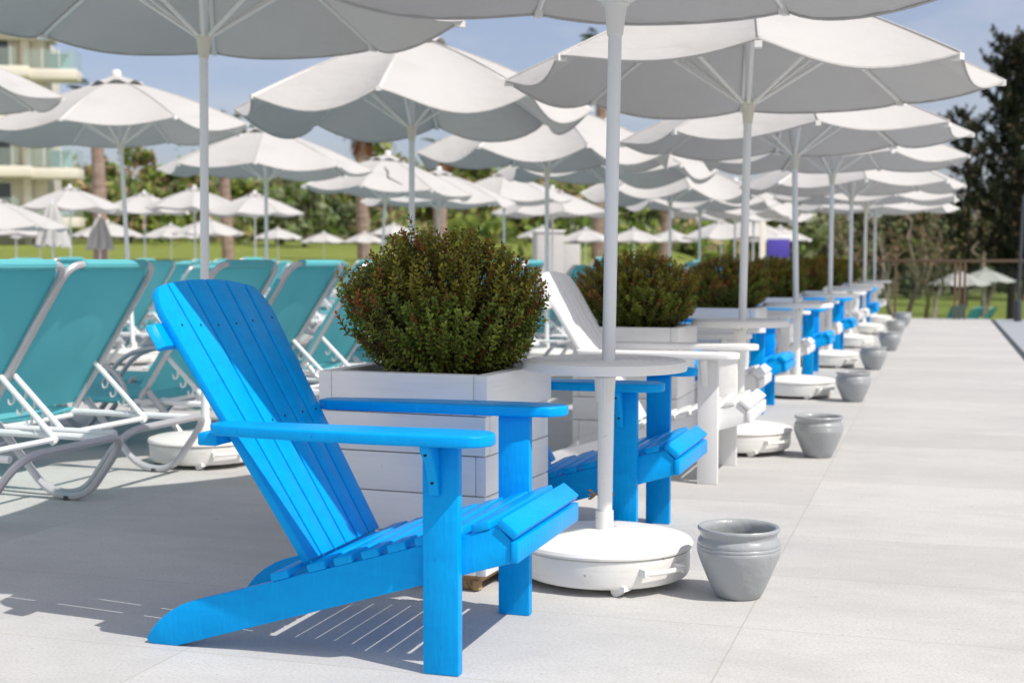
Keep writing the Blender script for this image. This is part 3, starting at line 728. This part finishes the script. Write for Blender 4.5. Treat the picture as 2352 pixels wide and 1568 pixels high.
# ------------------------------------------------------------------ glass balustrade at the end of the deck
fence = thing('glass_fence', RV(0, 21.75), -ROW, 'glass balustrade with brown handrail at the far end of the deck', 'fence')
MB().box((5.0, 0, 1.005), (12.4, .06, .05)).build('handrail', M['bronze'], fence, bevel=.01)
for x0, x1 in ((-1.1, .39), (.47, 1.38), (1.62, 4.6), (4.7, 7.0), (7.1, 11.1)):
    MB().box(((x0 + x1) / 2, 0, .48), (x1 - x0, .012, .88)).build('glass_panel', M['fence_glass'], fence)
for x in (.43, 1.42, 1.50, 1.58, 4.65, 7.05):
    MB().box((x, 0, .49), (.045, .045, .98)).build('post', M['bronze'], fence, bevel=.004)
bol = thing('dark_post', RV(2.42, 21.2), 0, 'dark slim post with thick foot at the deck end on the right', 'post')
MB().tube([(0, 0, .3), (.06, 0, 2.1)], .026, 10).build('shaft', M['dark'], bol); MB().lathe([(.06, 0), (.065, .02), (.06, .34), (.03, .36)], 14).build('foot', M['dark'], bol)

# ------------------------------------------------------------------ trees and shrubs
def leafball(mb, c, rad, n, size, cols, r, flat=1.0):
    for _ in range(n):
        d = Vector((r.gauss(0, 1), r.gauss(0, 1), r.gauss(0, 1))).normalized(); q = d * rad * r.uniform(.45, 1.05); q.z *= flat
        p = Vector(c) + q; s = size * r.uniform(.6, 1.4)
        nrm = (d + Vector((r.gauss(0, .7), r.gauss(0, .7), r.gauss(0, .7)))).normalized(); a = nrm.orthogonal().normalized(); b = nrm.cross(a)
        an = r.uniform(0, 6.28); a, b = a * math.cos(an) + b * math.sin(an), b * math.cos(an) - a * math.sin(an)
        col = r.choice(cols); k = r.uniform(1.5, 2.9)
        mb.add([p - a * s, p - b * s * .45, p + a * s, p + b * s * .45], [(0, 1, 2, 3)], (col[0] * k, col[1] * k, col[2] * k))
GREEN = [(.11, .145, .03), (.08, .115, .028), (.15, .165, .045), (.06, .09, .026)]
OLIVE = [(.12, .14, .075), (.09, .115, .06), (.15, .165, .10)]
DARKG = [(.014, .020, .011), (.019, .025, .013), (.011, .016, .009), (.028, .027, .016)]
BROWN = [(.19, .13, .08), (.14, .11, .065), (.11, .125, .06), (.17, .14, .08)]
def tree(name, x, d, ybot, ytop, half_px, label, cat, group, cols, seed, bark='bark', lumps=16, n=70, size=.22, z0=None, trunk_frac=.3):
    r = random.Random(seed); p = at(x, d); gz = ground_h(p.x, p.y) if z0 is None else z0; p.z = gz
    H = zat(ytop, d) - gz; rad = half_px / 3136 * d
    root = thing(name, p, 0, label, cat, group); mb = MB(); tk = MB()
    lean = r.uniform(-.05, .05) * H
    tk.tube([(0, 0, -.2), (lean * .4, 0, H * .3), (lean, .1, H * .75)], [.05 * rad + .07, .04 * rad + .05, .03], 7)
    for i in range(lumps):
        t = r.random(); z = H * (trunk_frac + (1 - trunk_frac) * t * .93); w = rad * math.sin(math.pi * (.18 + .74 * t)) ** .8
        a = r.uniform(0, 6.28); q = math.sqrt(r.random()); c = (w * q * math.cos(a) + lean * z / H, w * q * math.sin(a), z)
        rr = rad * r.uniform(.24, .42); c = (c[0], c[1], min(c[2], H - rr * .7))
        leafball(mb, c, rr, n, size, cols, r, .8)
        if i % 3 == 0: tk.tube([(lean * .4, 0, H * .3), (c[0] * .5 + lean * .3, c[1] * .5, (c[2] + H * .3) / 2), c], [.05, .035, .015], 5)
    mb.build('crown', M['foliage'], root); tk.build('trunk', M[bark], root); return root
def palm(x, d, ytop, label, seed, tw=.24, fr=1.9, skirt=False, nf=26):
    r = random.Random(seed); p = at(x, d); p.z = ground_h(p.x, p.y); H = zat(ytop, d) - p.z - fr * .35
    root = thing('palm_tree', p, 0, label, 'palm tree', 'palms at the edge of the lawn')
    pts = []; rs = []
    for i in range(15): t = i / 14; pts.append((.12 * math.sin(2.2 * t + seed), .05 * t, H * t - .2)); rs.append(tw * (1.12 - .22 * t) * (1 + .05 * (i % 2)))
    MB().tube(pts, rs, 10).build('trunk', M['palm_bark'], root)
    top = Vector(pts[-1]); mb = MB()
    for i in range(nf):
        a = i * 2.4; el = r.uniform(-.5, 1.25); L = fr * r.uniform(.8, 1.1); prev = None
        col = r.choice([(.07, .11, .03), (.09, .13, .035), (.055, .085, .025)])
        dirh = Vector((math.cos(a), math.sin(a), 0)); side = Vector((-math.sin(a), math.cos(a), 0))
        for j in range(11):
            t = j / 10; pt = top + dirh * (L * t * math.cos(el * (1 - .2 * t))) + Vector((0, 0, L * t * math.sin(el) - .55 * L * t * t))
            if j > 2:
                for sg in (-1, 1):
                    for k in (0, .5):
                        q = pt + dirh * L * .1 * k; w = fr * .24 * math.sin(math.pi * (.15 + .8 * t))
                        e = q + side * sg * w + dirh * w * .6 + Vector((0, 0, -.35 * w)); mb.add([q, q + dirh * .13, e], [(0, 1, 2)], col)
    mb.build('crown', M['foliage'], root)
    if skirt:
        sk = MB()
        for i in range(160):
            a = r.uniform(0, 6.28); z = top.z - r.uniform(-.1, .9); rr = tw * r.uniform(1.1, 1.7); c = Vector((top.x + rr * math.cos(a), top.y + rr * math.sin(a), z))
            k = r.uniform(.7, 1.2); sk.add([c, c + Vector((.05, .0, .03)), c + Vector((.1 * math.cos(a), .1 * math.sin(a), -.42))], [(0, 1, 2)], (.24 * k, .11 * k, .05 * k))
        sk.build('dry_skirt', M['foliage'], root)
palm(226, 50, 188, 'palm with pinkish trunk beside the cream building', 1, .24, 1.5, True)
palm(520, 56, 255, 'palm with green fan just right of the tallest left parasol', 2, .22, 1.6)
palm(838, 58, 272, 'palm trunk with clipped top left of centre', 3, .26, 1.0, True, 10)
palm(1018, 55, 305, 'palm with reddish dry collar left of the front parasol pole', 4, .27, 1.0, True, 8)
palm(1378, 60, 72, 'tall palm whose green head shows above the front parasol', 5, .25, 1.9)
palm(1524, 58, 400, 'slim palm trunk between the parasols right of centre', 6, .2, 1.0, True, 10)
GT = 'trees on the far slope'
tl = [(130, 92, 420, 395, 55), (300, 88, 420, 335, 95), (390, 96, 420, 372, 60), (455, 105, 420, 385, 60), (545, 92, 480, 412, 70), (640, 84, 480, 430, 60), (700, 78, 480, 400, 60), (770, 92, 480, 420, 70), (840, 100, 470, 440, 80),
      (900, 86, 480, 318, 95), (975, 92, 480, 372, 70), (1065, 88, 480, 352, 90), (1130, 98, 480, 400, 80), (1215, 90, 480, 405, 70), (1300, 92, 480, 392, 75), (1375, 82, 480, 400, 80), (1440, 90, 480, 430, 80), (1520, 84, 480, 440, 80), (1590, 78, 480, 452, 80), (1660, 82, 480, 432, 90), (1740, 74, 500, 460, 80), (1820, 70, 500, 450, 85), (1890, 74, 500, 440, 70)]
for i, (x, d, yb, yt, hp_) in enumerate(tl):
    ol = x > 1350 or x in (700, 770, 640)
    tree('olive_tree' if ol else 'broadleaf_tree', x, d, yb, yt, hp_, '%s on the far slope, %s from the left' % ('grey green olive tree' if ol else 'leafy green tree', ORD[i]), 'tree', GT, OLIVE + GREEN[1:2] + BROWN[2:3] if ol else GREEN + BROWN[:2], 100 + i, lumps=18, n=60, size=.34, trunk_frac=.12, z0=None)
# low scrub that reads as one mass under the trees
sc = MB(); r = random.Random(5)
for i in range(240):
    x = r.uniform(60, 2000); d = r.uniform(62, 130); p = at(x, d); gz = ground_h(p.x, p.y)
    if d < 82 and x < 900: continue
    leafball(sc, (p.x, p.y, gz + r.uniform(.3, 1.6)), r.uniform(1.0, 2.2), 26, .36, r.choice([GREEN, OLIVE, GREEN, BROWN]), r, .7)
for i in range(230):
    x = r.uniform(40, 2350); d = r.uniform(125, 240); p = at(x, d); gz = ground_h(p.x, p.y)
    leafball(sc, (p.x, p.y, gz + r.uniform(.5, 3.0)), r.uniform(2.0, 4.5), 34, .8, r.choice([GREEN, OLIVE, GREEN, BROWN]), r, .7)
tag(sc.build('hillside_scrub', M['foliage']), 'low green and brown scrub covering the far slope', 'scrub', None, 'stuff')
# dark conifers on the right
def conifer(x, d, ytop, half_px, label, seed, nb=58):
    r = random.Random(seed); p = at(x, d); p.z = ground_h(p.x, p.y); H = zat(ytop, d) - p.z; rad = half_px / 3136 * d
    root = thing('dark_conifer', p, 0, label, 'conifer', 'dark conifers beyond the fence'); mb = MB(); tk = MB()
    tk.tube([(0, 0, -.2), (.1, 0, H * .5), (0, 0, H * .96)], [.20, .14, .04], 8)
    for i in range(nb):
        t = (i + r.random()) / nb; z = H * (.17 + .80 * t); L = rad * (1.0 - .5 * t) * min(1, .45 + 2.5 * t) * r.uniform(.55, 1.1); a = i * 2.4 + r.uniform(-.4, .4)
        pts = []
        for j in range(5):
            s = j / 4; pts.append(Vector((L * s * math.cos(a), L * s * math.sin(a), z - .10 * L * math.sin(math.pi * s) + .34 * L * s ** 2.5)))
        tk.tube(pts, [.07, .06, .045, .03, .015], 5)
        for j in range(1, 5):
            leafball(mb, pts[j], .12 + .05 * (5 - j), 10, .10, DARKG, r, .8)
            for q in range(3):                      # upturned feathery side twigs
                e = pts[j] + Vector((r.uniform(-.55, .55), r.uniform(-.55, .55), r.uniform(.25, .75))) * (1.25 - .12 * j)
                for w in range(1, 6): leafball(mb, pts[j].lerp(e, w / 5), .15 - .018 * w, 7, .085, DARKG if r.random() < .975 else BROWN[:1], r, 1.4)
    mb.build('crown', M['foliage'], root); tk.build('trunk', M['dark_bark'], root)
conifer(2322, 58, 92, 120, 'tall dark conifer at the right picture edge', 1, 68)
conifer(2215, 76, 255, 85, 'dark conifer behind the walkway parasol tips', 2, 28)
conifer(2420, 50, 130, 130, 'dark conifer cut by the right picture edge', 3, 52)
def crooked(x, d, ytop, label, seed, cols=[(.10, .065, .04), (.07, .055, .03), (.06, .07, .03)], spread=1.6):
    r = random.Random(seed); p = at(x, d); p.z = ground_h(p.x, p.y); H = zat(ytop, d) - p.z
    root = thing('crooked_tree', p, 0, label, 'tree', 'crooked bare trees beyond the fence'); tk = MB(); mb = MB()
    def limb(p0, dirv, L, rad, lev):
        pts = [p0]; dv = dirv.copy(); n = 6
        for j in range(n):
            dv = (dv + Vector((r.gauss(0, .26), r.gauss(0, .26), r.gauss(.10, .12)))).normalized(); pts.append(pts[-1] + dv * L / n)
        tk.tube(pts, [rad * (1 - .55 * j / n) for j in range(n + 1)], 7)
        if lev < 2:
            for k in range(3 if lev else 2): limb(pts[r.choice((3, 4, 5, 6))], (dv + Vector((r.gauss(0, .6), r.gauss(0, .6), .35))).normalized(), L * .62, rad * .45, lev + 1)
        if lev >= 1:
            for q in pts[3:]: leafball(mb, q + Vector((0, 0, .2)), r.uniform(.4, .9), 5, .11, cols, r, .8)
    for k in range(r.choice((2, 2, 3))): limb(Vector((r.uniform(-.1, .1), 0, -.2)), Vector((r.uniform(-.5, .5), r.uniform(-.2, .2), 1)).normalized(), H * .62, .12, 0)
    mb.build('crown', M['foliage'], root); tk.build('trunk', M['pale_bark'], root)
for i, (x, d, yt) in enumerate([(2062, 44, 470), (2150, 50, 480), (2258, 64, 480), (1985, 56, 480)]):
    crooked(x, d, yt, 'pale crooked tree trunk behind the glass fence, %s in planting order' % ORD[i] if False else 'thinly leaved crooked tree behind the fence, %s from the left' % ORD[[1, 2, 3, 0][i]], 40 + i)
for i, (x, d, yt, hp_) in enumerate([(1960, 84, 470, 70), (2030, 92, 480, 70), (2110, 88, 450, 80), (2190, 96, 440, 80), (2270, 90, 430, 80), (2350, 84, 420, 80)]):
    tree('evergreen_tree', x, d, 600, yt, hp_, 'dark bushy evergreen behind the crooked trees, %s from the left' % ORD[i], 'tree', 'evergreens beyond the fence', DARKG[3:] + OLIVE[1:2] + [(.06, .075, .035), (.075, .065, .04)], 200 + i, lumps=22, n=70, size=.3, trunk_frac=.1)

# ------------------------------------------------------------------ hotel, kiosk, sign
hb = thing('hotel_building', at(60, 85), R(8), 'cream hotel building with stacked balconies at the left edge', 'building')
gz = ground_h(hb.location.x, 85); hb.location.z = 0
px = 85 / 3136.0
MB().box((-9.5, 4, 7.28), (20, 7, 14.55)).build('wall', M['wall'], hb, bevel=.03)
MB().box((.25, .6, 7.4), (.48, 1.6, 14.6)).build('column', M['slab'], hb, bevel=.03)
MB().box((-9.9, .4, 14.75), (23.6, 2.6, .35)).build('roof_slab', M['slab'], hb, bevel=.03)
MB().box((.95, 2.6, 7.3), (.90, 4.6, 14.6)).build('stair_wall', M['wall'], hb, bevel=.03)
for k in range(5):
    zs = zat(400, 85) + (k - 1) * 2.98
    if zs < .4: continue
    MB().box((-8.5, -1.2, zs), (18.8, 2.6, .62)).build('balcony_slab', M['slab'], hb, bevel=.03)
    MB().box((2.05, -.8, zs - .06), (3.1, 2.2, .62)).build('balcony_slab', M['slab'], hb, bevel=.03)
    for x0, x1, y in ((-17, .2, -2.44), (.55, 3.55, -1.84)):
        MB().box(((x0 + x1) / 2, y, zs + .86), (x1 - x0, .03, 1.05)).build('balcony_glass', M['rail_glass'], hb)
    MB().box((3.56, -.8, zs + .86), (.03, 2.0, 1.05)).build('balcony_glass', M['rail_glass'], hb)
    for x in (-1.05, -.1): MB().box((x, -2.43, zs + .9), (.05, .05, 1.15)).build('railing_post', M['tube'], hb)
    for x in (1.6, 2.6): MB().box((x, -1.83, zs + .9), (.05, .05, 1.15)).build('railing_post', M['tube'], hb)
    f_ = MB().box((-1.35, .47, zs + 1.4), (1.15, .08, 2.2)).build('window_frame', M['white'], hb); MB().box((-1.35, .42, zs + 1.4), (.98, .05, 2.02)).build('pane', M['window'], f_)
    for x in (-4.6, -6.5, -10.5): MB().box((x, .49, zs + 1.45), (2.0, .05, 2.2)).build('window', M['window'], hb)
    MB().box((2.3, -.2, zs + .9), (1.4, .05, 1.0)).build('divider', M['glass'], hb)
    MB().box((2.9, 1.9, zs + 1.3), (2.6, 1.4, 2.4)).build('bay_wall', M['wall'], hb) if k in (9,) else None
ks = thing('white_kiosk', at(1258, 44), R(10), 'white boxy kiosk beyond the loungers near the centre', 'kiosk')
MB().box((0, 0, .95), (.86, .8, 1.95)).build('cabinet', M['canvas'], ks, bevel=.02); MB().box((0, 0, 1.96), (.96, .9, .06)).build('roof', M['white'], ks, bevel=.01)
MB().box((.72, .05, .78), (.58, .7, 1.56)).build('side_cabinet', M['canvas'], ks, bevel=.02)
sg = thing('sign_stand', at(1785, 38), 0, 'purple sign board on a white stand behind the hedge', 'sign')
MB().box((.02, 0, 1.36), (.62, .04, .50)).build('board', M['purple'], sg, bevel=.005); MB().box((-.42, .03, 1.3), (.16, .06, 2.6)).build('post', M['slab'], sg, bevel=.005); MB().box((.02, .03, 1.66), (.72, .05, .09)).build('header', M['white'], sg, bevel=.005)
MB().box((-.27, .03, .55), (.05, .04, 1.1)).build('leg', M['white'], sg); MB().box((.30, .03, .55), (.05, .04, 1.1)).build('leg', M['white'], sg)
